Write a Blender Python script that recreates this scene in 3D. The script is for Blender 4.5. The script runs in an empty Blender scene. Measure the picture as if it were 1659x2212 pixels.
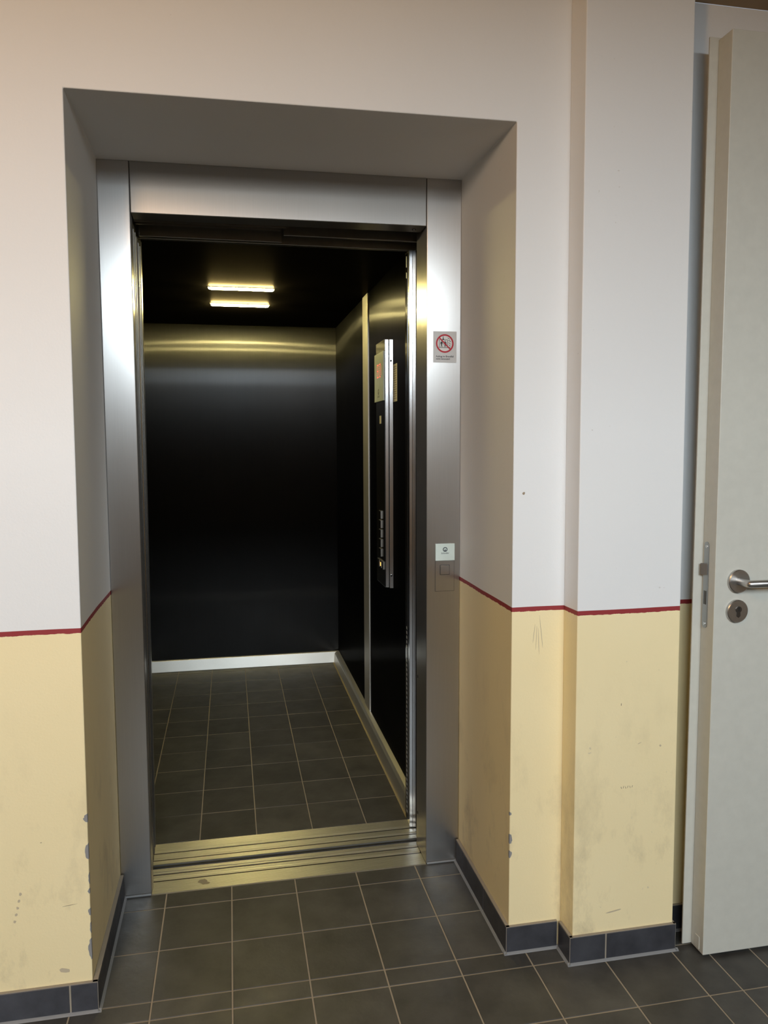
import bpy, bmesh, math, random
from mathutils import Vector, Matrix

random.seed(7)
SC = bpy.context.scene
COL = SC.collection

# ------------------------------------------------------------------ camera
cam_d = bpy.data.cameras.new('camera')
cam_d.sensor_fit = 'HORIZONTAL'
cam_d.sensor_width = 36.0
cam_d.lens = 1671.044 * 36.0 / 1659.0
cam_d.clip_start = 0.02
cam = bpy.data.objects.new('camera', cam_d)
COL.objects.link(cam)
R_ = ((0.98068729, 0.19443367, 0.02116565),
      (-0.19555174, 0.97668869, 0.08853659),
      (-0.00345776, -0.09096569, 0.99584802))      # columns: right, forward, up
cam.matrix_world = Matrix(((R_[0][0], R_[0][2], -R_[0][1], 0.27103),
                           (R_[1][0], R_[1][2], -R_[1][1], -1.95773),
                           (R_[2][0], R_[2][2], -R_[2][1], 1.43841),
                           (0, 0, 0, 1)))
SC.camera = cam

# ------------------------------------------------------------------ world and daylight
world = bpy.data.worlds.new('world')
SC.world = world
world.use_nodes = True
world.node_tree.nodes['Background'].inputs['Color'].default_value = (0.80, 0.88, 1.0, 1)
world.node_tree.nodes['Background'].inputs['Strength'].default_value = 0.4

def area_light(name, loc, target, sx, sy, power, color):
    l = bpy.data.lights.new(name, 'AREA')
    l.shape = 'RECTANGLE'; l.size = sx; l.size_y = sy
    l.energy = power; l.color = color
    o = bpy.data.objects.new(name, l); COL.objects.link(o)
    o.location = loc
    d = Vector(target) - Vector(loc)
    o.rotation_euler = d.to_track_quat('-Z', 'Y').to_euler()
    return o

CEIL_H = 2.593
# daylight falling through the hall window behind the photographer
WX0, WX1, WZ0, WZ1, WY = -1.7, 2.3, 2.35, 3.90, -5.20
HALL_H, SLAB_Y = 4.6, -2.60          # the stair hall rises beyond the landing slab
area_light('daylight_window', ((WX0 + WX1) / 2, WY - 0.32, (WZ0 + WZ1) / 2), ((WX0 + WX1) / 2, 0.0, (WZ0 + WZ1) / 2 - 1.0), WX1 - WX0, WZ1 - WZ0 + 0.1, 345.0, (0.82, 0.93, 1.0))
# warm ceiling light of the landing, to the left of the picture
wl_d = bpy.data.lights.new('landing_globe_light', 'POINT')
wl_d.energy = 36.0; wl_d.shadow_soft_size = 0.13; wl_d.color = (1.0, 0.56, 0.19)
wl = bpy.data.objects.new('landing_globe_light', wl_d); COL.objects.link(wl)
wl.location = (-0.45, -1.80, CEIL_H - 0.18)

SC.view_settings.view_transform = 'Standard'
SC.view_settings.look = 'None'
SC.view_settings.exposure = 0.0
SC.view_settings.gamma = 1.0
SC.view_settings.use_curve_mapping = False

# ------------------------------------------------------------------ materials
def new_mat(name):
    m = bpy.data.materials.new(name)
    m.use_nodes = True
    nt = m.node_tree
    return m, nt, nt.nodes['Principled BSDF']

def nd(nt, t, **kw):
    n = nt.nodes.new(t)
    for k, v in kw.items():
        if k in n.inputs: n.inputs[k].default_value = v
        else: setattr(n, k, v)
    return n

def math_n(nt, op, a, b=None, clamp=False):
    n = nt.nodes.new('ShaderNodeMath'); n.operation = op; n.use_clamp = clamp
    for i, v in enumerate((a, b)):
        if v is None: continue
        if isinstance(v, (int, float)): n.inputs[i].default_value = v
        else: nt.links.new(v, n.inputs[i])
    return n.outputs[0]

def mix_c(nt, fac, a, b):
    n = nt.nodes.new('ShaderNodeMix'); n.data_type = 'RGBA'
    for idx, v in ((0, fac), (6, a), (7, b)):
        if isinstance(v, (tuple, list)): n.inputs[idx].default_value = (*v[:3], 1)
        elif isinstance(v, (int, float)): n.inputs[idx].default_value = v
        else: nt.links.new(v, n.inputs[idx])
    return n.outputs[2]

def ramp(nt, fac, stops):
    n = nt.nodes.new('ShaderNodeValToRGB')
    e = n.color_ramp.elements
    e[0].position, e[0].color = stops[0][0], (*stops[0][1], 1) if len(stops[0][1]) == 3 else stops[0][1]
    e[1].position, e[1].color = stops[1][0], (*stops[1][1], 1)
    for p_, c_ in stops[2:]:
        x = e.new(p_); x.color = (*c_, 1)
    nt.links.new(fac, n.inputs[0])
    return n.outputs[0]

def noise(nt, vec, scale, detail=3.0, rough=0.55):
    n = nt.nodes.new('ShaderNodeTexNoise')
    n.inputs['Scale'].default_value = scale
    n.inputs['Detail'].default_value = detail
    n.inputs['Roughness'].default_value = rough
    if vec is not None: nt.links.new(vec, n.inputs['Vector'])
    return n.outputs['Fac']

def pos_scaled(nt, s=(1, 1, 1)):
    g = nt.nodes.new('ShaderNodeNewGeometry')
    v = nt.nodes.new('ShaderNodeVectorMath'); v.operation = 'MULTIPLY'
    v.inputs[1].default_value = s
    nt.links.new(g.outputs['Position'], v.inputs[0])
    return v.outputs[0]

def bump(nt, bsdf, h, strength, dist):
    b = nt.nodes.new('ShaderNodeBump')
    b.inputs['Strength'].default_value = strength
    b.inputs['Distance'].default_value = dist
    nt.links.new(h, b.inputs['Height'])
    nt.links.new(b.outputs[0], bsdf.inputs['Normal'])

def plain(name, col, rough=0.5, metal=0.0, spec=None):
    m, nt, b = new_mat(name)
    p = pos_scaled(nt)
    f = noise(nt, p, 40, 2)
    c = mix_c(nt, f, tuple(x * 0.93 for x in col), tuple(min(1, x * 1.05) for x in col))
    nt.links.new(c, b.inputs['Base Color'])
    b.inputs['Roughness'].default_value = rough
    b.inputs['Metallic'].default_value = metal
    if spec is not None: b.inputs['Specular IOR Level'].default_value = spec
    return m

LINE_Z = 0.982
def wall_paint():
    m, nt, b = new_mat('two_tone_wall_paint')
    g = nt.nodes.new('ShaderNodeNewGeometry')
    sep = nt.nodes.new('ShaderNodeSeparateXYZ')
    nt.links.new(g.outputs['Position'], sep.inputs[0])
    z = sep.outputs['Z']
    p = g.outputs['Position']
    w1 = math_n(nt, 'MULTIPLY', math_n(nt, 'SUBTRACT', noise(nt, p, 3.0, 2), 0.5), 0.006)
    w2 = math_n(nt, 'MULTIPLY', math_n(nt, 'SUBTRACT', noise(nt, p, 60, 3), 0.5), 0.006)
    zt = math_n(nt, 'ADD', z, w1)
    zb = math_n(nt, 'ADD', zt, w2)
    above = math_n(nt, 'GREATER_THAN', zt, LINE_Z + 0.0062)
    below = math_n(nt, 'LESS_THAN', zb, LINE_Z - 0.0062)
    # white upper paint with faint mottling
    white = mix_c(nt, noise(nt, p, 2.2, 4), (0.79, 0.795, 0.80), (0.84, 0.84, 0.835))
    yell = mix_c(nt, noise(nt, p, 2.6, 4), (0.90, 0.75, 0.43), (0.94, 0.805, 0.50))
    # scuffs and grime on the lower paint
    pm = pos_scaled(nt, (1.0, 1.0, 0.55))
    gr = ramp(nt, noise(nt, pm, 7.0, 8, 0.68), [(0.52, (0, 0, 0)), (0.72, (1, 1, 1))])
    low = math_n(nt, 'SUBTRACT', 1.0, math_n(nt, 'MULTIPLY', z, 1.15), True)
    grf = math_n(nt, 'MULTIPLY', math_n(nt, 'MULTIPLY', gr, low), 0.55)
    yell = mix_c(nt, grf, yell, (0.30, 0.24, 0.16))
    sp = ramp(nt, noise(nt, p, 55, 2), [(0.755, (0, 0, 0)), (0.79, (1, 1, 1))])
    spf = math_n(nt, 'MULTIPLY', sp, 0.35)
    c = mix_c(nt, above, (0.30, 0.028, 0.032), white)
    c = mix_c(nt, below, c, yell)
    c = mix_c(nt, spf, c, (0.42, 0.37, 0.32))
    nt.links.new(c, b.inputs['Base Color'])
    b.inputs['Roughness'].default_value = 0.62
    h = math_n(nt, 'ADD', math_n(nt, 'MULTIPLY', noise(nt, p, 160, 3), 0.6), noise(nt, p, 22, 3))
    bump(nt, b, h, 0.22, 0.0022)
    return m

def steel(name, col, rough, aniso=0.75, tang='wall', smudge=0.05, brush=0.06):
    m, nt, b = new_mat(name)
    g = nt.nodes.new('ShaderNodeNewGeometry')
    b.inputs['Metallic'].default_value = 1.0
    sc = (420, 420, 5) if tang == 'wall' else ((5, 420, 420) if tang == 'x' else (420, 5, 420))
    br = noise(nt, pos_scaled(nt, sc), 1.0, 2)
    sm = noise(nt, g.outputs['Position'], 4.5, 5, 0.6)
    lo = tuple(x * (1 - brush * 1.6) for x in col)
    c = mix_c(nt, br, lo, col)
    nt.links.new(c, b.inputs['Base Color'])
    r = math_n(nt, 'ADD', rough, math_n(nt, 'MULTIPLY', math_n(nt, 'SUBTRACT', sm, 0.5), smudge * 2))
    nt.links.new(r, b.inputs['Roughness'])
    b.inputs['Anisotropic'].default_value = aniso
    if tang == 'wall':
        cr = nt.nodes.new('ShaderNodeVectorMath'); cr.operation = 'CROSS_PRODUCT'
        nt.links.new(g.outputs['True Normal'], cr.inputs[0])
        cr.inputs[1].default_value = (0, 0.0001, 1)
        nt.links.new(cr.outputs[0], b.inputs['Tangent'])
    else:
        cv = nt.nodes.new('ShaderNodeCombineXYZ')
        cv.inputs[1 if tang == 'x' else 0].default_value = 1.0
        nt.links.new(cv.outputs[0], b.inputs['Tangent'])
    return m

def dark_brushed(name, col, alpha_v, alpha_h, T):
    m, nt, b = new_mat(name)
    nt.nodes.remove(b)
    g = nt.nodes.new('ShaderNodeNewGeometry')
    gl = nt.nodes.new('ShaderNodeBsdfAnisotropic')
    a = 1 - math.sqrt(alpha_v / alpha_h)
    gl.inputs['Roughness'].default_value = math.sqrt(math.sqrt(alpha_v * alpha_h))
    gl.inputs['Anisotropy'].default_value = a
    br = noise(nt, pos_scaled(nt, (300, 300, 3) if T[2] else (300, 3, 3)), 1.0, 2)
    sm = noise(nt, g.outputs['Position'], 3.5, 5, 0.6)
    c = mix_c(nt, math_n(nt, 'ADD', math_n(nt, 'MULTIPLY', br, 0.35), math_n(nt, 'MULTIPLY', sm, 0.65)), tuple(x * 0.75 for x in col), tuple(x * 1.2 for x in col))
    nt.links.new(c, gl.inputs['Color'])
    cv = nt.nodes.new('ShaderNodeCombineXYZ')
    for i in range(3): cv.inputs[i].default_value = T[i]
    nt.links.new(cv.outputs[0], gl.inputs['Tangent'])
    g2 = nt.nodes.new('ShaderNodeBsdfAnisotropic')
    av2, ah2 = alpha_v * 9, max(alpha_h, alpha_v * 9)
    g2.inputs['Roughness'].default_value = math.sqrt(math.sqrt(av2 * ah2))
    g2.inputs['Anisotropy'].default_value = 1 - math.sqrt(av2 / ah2)
    nt.links.new(c, g2.inputs['Color']); nt.links.new(cv.outputs[0], g2.inputs['Tangent'])
    mx = nt.nodes.new('ShaderNodeMixShader'); mx.inputs[0].default_value = 0.62
    nt.links.new(gl.outputs[0], mx.inputs[1]); nt.links.new(g2.outputs[0], mx.inputs[2])
    nt.links.new(mx.outputs[0], nt.nodes['Material Output'].inputs['Surface'])
    return m

def tile_mat(name, c1, c2, rough):
    m, nt, b = new_mat(name)
    oi = nt.nodes.new('ShaderNodeObjectInfo')
    g = nt.nodes.new('ShaderNodeNewGeometry')
    p = g.outputs['Position']
    f = noise(nt, p, 9, 6, 0.62)
    c = mix_c(nt, ramp(nt, f, [(0.32, (0, 0, 0)), (0.70, (1, 1, 1))]), c1, c2)
    k = math_n(nt, 'ADD', 0.86, math_n(nt, 'MULTIPLY', oi.outputs['Random'], 0.28))
    vm = nt.nodes.new('ShaderNodeVectorMath'); vm.operation = 'SCALE'
    nt.links.new(c, vm.inputs[0]); nt.links.new(k, vm.inputs['Scale'])
    nt.links.new(vm.outputs[0], b.inputs['Base Color'])
    r = math_n(nt, 'ADD', rough, math_n(nt, 'MULTIPLY', math_n(nt, 'SUBTRACT', noise(nt, p, 14, 4), 0.5), 0.25))
    nt.links.new(r, b.inputs['Roughness'])
    h = math_n(nt, 'ADD', noise(nt, p, 55, 4), math_n(nt, 'MULTIPLY', noise(nt, p, 7, 2), 2.0))
    bump(nt, b, h, 0.18, 0.003)
    return m

def alu_sill():
    m, nt, b = new_mat('ribbed_aluminium')
    g = nt.nodes.new('ShaderNodeNewGeometry')
    b.inputs['Metallic'].default_value = 0.85
    w = nt.nodes.new('ShaderNodeTexWave'); w.wave_type = 'BANDS'; w.bands_direction = 'Y'
    w.inputs['Scale'].default_value = 52; w.inputs['Distortion'].default_value = 0.0
    nt.links.new(g.outputs['Position'], w.inputs['Vector'])
    f = noise(nt, pos_scaled(nt, (12, 90, 12)), 1.0, 5, 0.65)
    c = mix_c(nt, f, (0.58, 0.56, 0.50), (0.86, 0.85, 0.80))
    c = mix_c(nt, math_n(nt, 'MULTIPLY', w.outputs['Fac'], 0.35), c, (0.30, 0.27, 0.20))
    nt.links.new(c, b.inputs['Base Color'])
    b.inputs['Roughness'].default_value = 0.36
    bump(nt, b, w.outputs['Fac'], 0.6, 0.0012)
    return m

def emit(name, col, s):
    m, nt, b = new_mat(name)
    b.inputs['Base Color'].default_value = (*col, 1)
    b.inputs['Emission Color'].default_value = (*col, 1)
    b.inputs['Emission Strength'].default_value = s
    return m

M = {}
M['wall'] = wall_paint()
M['ceiling'] = plain('ceiling_paint', (0.40, 0.29, 0.18), 0.8)
M['hall'] = plain('hall_wall_paint', (0.32, 0.24, 0.16), 0.8)
M['steel'] = steel('brushed_stainless_steel', (0.58, 0.565, 0.55), 0.33, 0.75, smudge=0.03)
M['steelx'] = steel('brushed_stainless_header', (0.46, 0.45, 0.435), 0.31, 0.7, smudge=0.02)
M['doorsteel'] = steel('door_panel_steel', (0.50, 0.47, 0.42), 0.22, 0.4)
M['dark'] = dark_brushed('dark_brushed_car_panel', (0.050, 0.050, 0.050), 0.0045, 0.30, (0, 0, 1))
M['darkceil'] = dark_brushed('dark_car_ceiling_panel', (0.034, 0.030, 0.026), 0.05, 0.12, (0, 1, 0))
M['trim'] = steel('satin_trim_steel', (0.62, 0.60, 0.55), 0.36, 0.3, smudge=0.04)
M['satin'] = steel('satin_car_trim', (0.80, 0.78, 0.72), 0.48, 0.2)
M['chrome'] = steel('bright_aluminium_profile', (0.72, 0.72, 0.73), 0.18, 0.3)
M['tile'] = tile_mat('anthracite_floor_tile', (0.045, 0.043, 0.040), (0.085, 0.081, 0.073), 0.46)
M['cartile'] = tile_mat('anthracite_car_tile', (0.050, 0.047, 0.041), (0.090, 0.085, 0.073), 0.42)
M['bbtile'] = tile_mat('anthracite_skirting_tile', (0.034, 0.035, 0.042), (0.068, 0.070, 0.082), 0.45)
M['grout'] = plain('tan_grout', (0.36, 0.30, 0.22), 0.9)
M['bbgrout'] = plain('pale_grout', (0.33, 0.285, 0.225), 0.9)
M['silicone'] = plain('grey_silicone_joint', (0.25, 0.255, 0.26), 0.55)
M['alu'] = alu_sill()
M['black'] = plain('black_rubber', (0.012, 0.012, 0.013), 0.5)
M['groove'] = steel('dark_track_metal', (0.16, 0.15, 0.14), 0.38, 0.2, smudge=0.04)
M['glassdark'] = plain('black_glass', (0.012, 0.012, 0.012), 0.10)
M['glasspale'] = plain('pale_green_glass', (0.66, 0.74, 0.66), 0.12)
M['white'] = plain('white_film', (0.80, 0.80, 0.80), 0.45)
M['stickergrey'] = plain('silver_white_film', (0.66, 0.67, 0.68), 0.45)
M['red'] = plain('signal_red_print', (0.50, 0.012, 0.03), 0.5)
M['ink'] = plain('black_print', (0.015, 0.012, 0.016), 0.5)
M['greyink'] = plain('grey_print', (0.10, 0.12, 0.13), 0.5)
M['cream'] = plain('cream_paper', (0.72, 0.66, 0.46), 0.6)
M['doorpaint'] = plain('light_grey_door_lacquer', (0.60, 0.595, 0.535), 0.38)
M['handle'] = steel('satin_handle_steel', (0.54, 0.52, 0.50), 0.33, 0.0, smudge=0.03)
M['lockplate'] = steel('galvanised_lock_plate', (0.45, 0.46, 0.47), 0.33, 0.0, smudge=0.03)
M['plaster'] = plain('bare_grey_plaster', (0.27, 0.265, 0.265), 0.9)
M['winframe'] = plain('white_window_lacquer', (0.75, 0.75, 0.73), 0.4)
M['lamp'] = emit('warm_lamp_diffuser', (1.0, 0.82, 0.32), 290.0)
M['led'] = emit('red_led', (1.0, 0.07, 0.06), 1.8)
M['amber'] = emit('amber_button_light', (1.0, 0.55, 0.12), 1.5)

# ------------------------------------------------------------------ mesh helpers
def hexa(bm, lo, hi):
    """eight corners: lo = 4 bottom points (ccw), hi = 4 top points"""
    v = [bm.verts.new(c) for c in list(lo) + list(hi)]
    for f in ((3, 2, 1, 0), (4, 5, 6, 7), (0, 1, 5, 4), (1, 2, 6, 5), (2, 3, 7, 6), (3, 0, 4, 7)):
        bm.faces.new([v[i] for i in f])
    return v

def box(bm, x0, x1, y0, y1, z0, z1):
    return hexa(bm, [(x0, y0, z0), (x1, y0, z0), (x1, y1, z0), (x0, y1, z0)],
                [(x0, y0, z1), (x1, y0, z1), (x1, y1, z1), (x0, y1, z1)])

def prism(bm, pts, vec):
    """extrude a planar polygon (3-D points) along vec"""
    vec = Vector(vec)
    a = [bm.verts.new(p) for p in pts]
    b = [bm.verts.new(Vector(p) + vec) for p in pts]
    n = len(pts)
    bm.faces.new(a); bm.faces.new(list(reversed(b)))
    for i in range(n):
        bm.faces.new([a[i], b[i], b[(i + 1) % n], a[(i + 1) % n]])

def tube(bm, pts, r, seg=20, caps=True):
    pts = [Vector(p) for p in pts]
    rings = []
    for i, p in enumerate(pts):
        if i == 0: d = (pts[1] - p).normalized()
        elif i == len(pts) - 1: d = (p - pts[i - 1]).normalized()
        else: d = ((pts[i + 1] - p).normalized() + (p - pts[i - 1]).normalized()).normalized()
        up = Vector((0, 0, 1)) if abs(d.z) < 0.9 else Vector((1, 0, 0))
        u = d.cross(up).normalized(); w = u.cross(d).normalized()
        rr = r[i] if isinstance(r, (list, tuple)) else r
        rings.append([bm.verts.new(p + u * rr * math.cos(2 * math.pi * k / seg) + w * rr * math.sin(2 * math.pi * k / seg)) for k in range(seg)])
    for a, b in zip(rings, rings[1:]):
        for k in range(seg):
            bm.faces.new([a[k], a[(k + 1) % seg], b[(k + 1) % seg], b[k]])
    if caps:
        bm.faces.new(list(reversed(rings[0]))); bm.faces.new(rings[-1])

def obj(name, bm, mat, parent=None, bevel=0.0, seg=2, smooth=False, ang=30):
    bmesh.ops.recalc_face_normals(bm, faces=bm.faces[:])
    if bevel > 0:
        es = [e for e in bm.edges if len(e.link_faces) == 2 and e.calc_face_angle(0) > 0.6]
        bmesh.ops.bevel(bm, geom=es, offset=bevel, segments=seg, profile=0.5, affect='EDGES', clamp_overlap=True)
    xs = [v.co for v in bm.verts]
    lo = Vector((min(c.x for c in xs), min(c.y for c in xs), min(c.z for c in xs)))
    hi = Vector((max(c.x for c in xs), max(c.y for c in xs), max(c.z for c in xs)))
    o0 = Vector(((lo.x + hi.x) / 2, (lo.y + hi.y) / 2, lo.z))
    bmesh.ops.translate(bm, verts=bm.verts[:], vec=-o0)
    me = bpy.data.meshes.new(name)
    bm.to_mesh(me); bm.free()
    if smooth:
        for p in me.polygons: p.use_smooth = True
        try: me.set_sharp_from_angle(angle=math.radians(ang))
        except Exception: pass
    me.materials.append(M[mat] if isinstance(mat, str) else mat)
    o = bpy.data.objects.new(name, me); COL.objects.link(o)
    o.location = o0
    if parent is not None: adopt(o, parent)
    return o

def world_loc(o):
    l = Vector(o.location)
    return l + world_loc(o.parent) if o.parent is not None else l

def adopt(o, parent):
    l = Vector(o.location)
    o.parent = parent
    o.location = l - world_loc(parent)

def thing(name, label, cat, loc, group=None, kind=None):
    e = bpy.data.objects.new(name, None); COL.objects.link(e)
    e.empty_display_size = 0.05
    e.location = loc
    return tag(e, label, cat, group, kind)

def tag(o, label, cat, group=None, kind=None):
    o['label'] = label; o['category'] = cat
    if group: o['group'] = group
    if kind: o['kind'] = kind
    return o

def bx(name, mat, parent, x0, x1, y0, y1, z0, z1, bevel=0.0, **k):
    bm = bmesh.new(); box(bm, x0, x1, y0, y1, z0, z1)
    return obj(name, bm, mat, parent, bevel, **k)

def text_mesh(bm, body, size, origin, ux, uy, thick=0.0003, align='CENTER', bold=0.0):
    """lettering laid on the plane origin + a*ux + b*uy"""
    c = bpy.data.curves.new('lettering', 'FONT')
    c.body = body; c.size = size; c.align_x = align; c.offset = bold
    o = bpy.data.objects.new('lettering', c); COL.objects.link(o)
    dg = bpy.context.evaluated_depsgraph_get()
    me = bpy.data.meshes.new_from_object(o.evaluated_get(dg))
    ux = Vector(ux); uy = Vector(uy); n = ux.cross(uy).normalized()
    og = Vector(origin)
    vs = [bm.verts.new(og + ux * v.co.x + uy * v.co.y + n * thick) for v in me.vertices]
    for p in me.polygons:
        try: bm.faces.new([vs[i] for i in p.vertices])
        except ValueError: pass
    bpy.data.objects.remove(o); bpy.data.curves.remove(c); bpy.data.meshes.remove(me)

def flat_poly(bm, pts2, origin, ux, uy, n_off, thick=0.0003):
    ux = Vector(ux); uy = Vector(uy); n = ux.cross(uy).normalized(); og = Vector(origin)
    prism(bm, [og + ux * a + uy * b + n * n_off for a, b in pts2], n * thick)

def ring_poly(bm, c, r0, r1, origin, ux, uy, n_off, seg=48):
    ux = Vector(ux); uy = Vector(uy); n = ux.cross(uy).normalized(); og = Vector(origin)
    P = lambda r, k: og + ux * (c[0] + r * math.cos(2 * math.pi * k / seg)) + uy * (c[1] + r * math.sin(2 * math.pi * k / seg)) + n * n_off
    a = [bm.verts.new(P(r0, k)) for k in range(seg)]; b = [bm.verts.new(P(r1, k)) for k in range(seg)]
    for k in range(seg):
        bm.faces.new([a[k], a[(k + 1) % seg], b[(k + 1) % seg], b[k]])

def disc_pts(cx, cy, r, seg=32):
    return [(cx + r * math.cos(2 * math.pi * k / seg), cy + r * math.sin(2 * math.pi * k / seg)) for k in range(seg)]

# ------------------------------------------------------------------ the setting
CEIL = CEIL_H
D = 0.4903                                  # depth of the lift niche
HX0, HX1 = -2.7, 3.3                        # hall
xL = lambda z: -0.0980 + (z / 2.25) * 0.0130
xR = lambda z: 1.0150 - (z / 2.25) * 0.0030
def wall_front():
    bm = bmesh.new()
    V = lambda x, y, z: bm.verts.new((x, y, z))
    zl, zr, zlb, zrb = 2.247, 2.2535, 2.2605, 2.2665
    y1 = D + 0.058
    # front verts
    a0 = V(HX0, 0, 0); a1 = V(xL(0), 0, 0); a2 = V(xL(zl), 0, zl); a3 = V(HX0, 0, zl)
    b0 = V(xR(0), 0, 0); b1 = V(HX1, 0, 0); b2 = V(HX1, 0, zr); b3 = V(xR(zr), 0, zr)
    c0 = V(HX0, 0, CEIL); c1 = V(xL(zl), 0, CEIL); c2 = V(xR(zr), 0, CEIL); c3 = V(HX1, 0, CEIL)
    for f in ((a0, a1, a2, a3), (b0, b1, b2, b3), (a3, a2, c1, c0), (a2, b3, c2, c1), (b3, b2, c3, c2)):
        bm.faces.new(f)
    d1 = V(-0.0945, y1, 0); d2 = V(-0.092, y1, zlb); e1 = V(1.0165, y1, 0); e2 = V(1.0145, y1, zrb)
    bm.faces.new((a1, d1, d2, a2)); bm.faces.new((b0, b3, e2, e1)); bm.faces.new((a2, d2, e2, b3))
    # rear skin closes the mass of the wall
    r0 = V(HX0, y1, 0); r3 = V(HX0, y1, CEIL); r1 = V(HX1, y1, 0); r2 = V(HX1, y1, CEIL)
    bm.faces.new((d1, r0, r3, d2)); bm.faces.new((e2, r2, r1, e1)); bm.faces.new((d2, r3, r2, e2))
    bm.faces.new((c0, c1, c2, c3, r2, r3))
    bm.faces.new((a0, a3, c0, r3, r0)); bm.faces.new((b1, r1, r2, c3, b2))
    o = obj('wall_front', bm, 'wall', None)
    return tag(o, 'two-tone plastered wall, white above and yellow below a red line, around the lift niche', 'wall', kind='structure')
W = wall_front()
bv = W.modifiers.new('edge_wear', 'BEVEL'); bv.width = 0.0025; bv.segments = 2; bv.limit_method = 'ANGLE'; bv.angle_limit = 0.8

bm = bmesh.new()
hexa(bm, [(1.1715, -0.079, 0), (1.4755, -0.079, 0), (1.4755, -0.0005, 0), (1.1690, -0.0005, 0)],
     [(1.1600, -0.079, CEIL), (1.4560, -0.079, CEIL), (1.4560, -0.0005, CEIL), (1.1560, -0.0005, CEIL)])
tag(obj('wall_pilaster', bm, 'wall', None, 0.0025), 'shallow two-tone pilaster standing proud of the wall beside the open door', 'pilaster', kind='structure')

tag(bx('ceiling', 'ceiling', None, HX0, HX1, SLAB_Y, 0.0, CEIL, CEIL + 0.28), 'dim tan ceiling above the lift landing', 'ceiling', kind='structure')
tag(bx('shade_slab_right', 'ceiling', None, 1.25, HX1, SLAB_Y - 0.45, SLAB_Y, CEIL, CEIL + 0.28), 'added unseen tan slab behind the viewpoint, shading the upper right wall', 'ceiling', kind='structure')  # added out of view to keep daylight off the upper right wall
tag(bx('ceiling_upper', 'hall', None, HX0, HX1, WY, SLAB_Y, HALL_H, HALL_H + 0.1), 'high ceiling of the stair hall behind the viewpoint', 'ceiling', kind='structure')
tag(bx('wall_upper', 'hall', None, HX0, HX1, SLAB_Y, SLAB_Y + 0.1, CEIL + 0.28, HALL_H), 'upper wall of the stair hall above the landing slab', 'wall', kind='structure')
tag(bx('wall_left', 'hall', None, HX0 - 0.12, HX0, WY, D, 0, HALL_H), 'plain side wall of the hall, outside the left of the picture', 'wall', kind='structure')
tag(bx('wall_right', 'hall', None, HX1, HX1 + 0.12, WY, D, 0, HALL_H), 'plain side wall of the hall, outside the right of the picture', 'wall', kind='structure')
bm = bmesh.new()
y0, y1 = WY - 0.30, WY
box(bm, HX0, WX0, y0, y1, 0, HALL_H); box(bm, WX1, HX1, y0, y1, 0, HALL_H)
box(bm, WX0, WX1, y0, y1, 0, WZ0); box(bm, WX0, WX1, y0, y1, WZ1, HALL_H)
tag(obj('wall_back', bm, 'hall', None), 'hall wall with the daylight window, behind the viewpoint', 'wall', kind='structure')
win = thing('window_1', 'white framed hall window facing the lift, behind the viewpoint', 'window', ((WX0 + WX1) / 2, WY - 0.15, WZ0), kind='structure')
bm = bmesh.new()
box(bm, WX0, WX1, WY - 0.18, WY - 0.12, WZ0, WZ0 + 0.06); box(bm, WX0, WX1, WY - 0.18, WY - 0.12, WZ1 - 0.06, WZ1)
box(bm, WX0, WX0 + 0.06, WY - 0.18, WY - 0.12, WZ0 + 0.06, WZ1 - 0.06); box(bm, WX1 - 0.06, WX1, WY - 0.18, WY - 0.12, WZ0 + 0.06, WZ1 - 0.06)
obj('window_frame', bm, 'winframe', win)
for i in (1, 2):
    x = WX0 + (WX1 - WX0) * i / 3
    bx('mullion', 'winframe', win, x - 0.03, x + 0.03, WY - 0.18, WY - 0.12, WZ0 + 0.06, WZ1 - 0.06)

# ---- hall floor: mortar bed with separate tiles
FT = -0.0014                                # grout level
bm = bmesh.new(); box(bm, HX0, HX1, WY, 0.0, -0.05, FT); box(bm, -0.10, 1.02, 0.0, D - 0.001, -0.05, FT)
floor = tag(obj('floor', bm, 'grout', None), 'hall floor of square anthracite tiles with tan joints', 'floor', kind='structure')

TILE_CACHE = {}
def tile_obj(name, mat, x0, x1, y0, y1, parent, z=0.0, th=0.008, g=0.0021, jig=0.0):
    w = round(x1 - x0 - 2 * g, 4); d = round(y1 - y0 - 2 * g, 4)
    key = (mat, w, d, th)
    if key not in TILE_CACHE:
        bm = bmesh.new(); box(bm, -w / 2, w / 2, -d / 2, d / 2, -th, 0)
        top = [e for e in bm.edges if all(v.co.z > -1e-6 for v in e.verts)]
        bmesh.ops.bevel(bm, geom=top, offset=0.0009, segments=1, affect='EDGES')
        me = bpy.data.meshes.new(name); bmesh.ops.recalc_face_normals(bm, faces=bm.faces[:]); bm.to_mesh(me); bm.free()
        me.materials.append(M[mat]); TILE_CACHE[key] = me
    o = bpy.data.objects.new(name, TILE_CACHE[key]); COL.objects.link(o)
    o.location = ((x0 + x1) / 2, (y0 + y1) / 2, z + random.uniform(-jig, jig))
    o.rotation_euler = (random.uniform(-jig, jig) * 3, random.uniform(-jig, jig) * 3, 0)
    adopt(o, parent)
    return o

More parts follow.
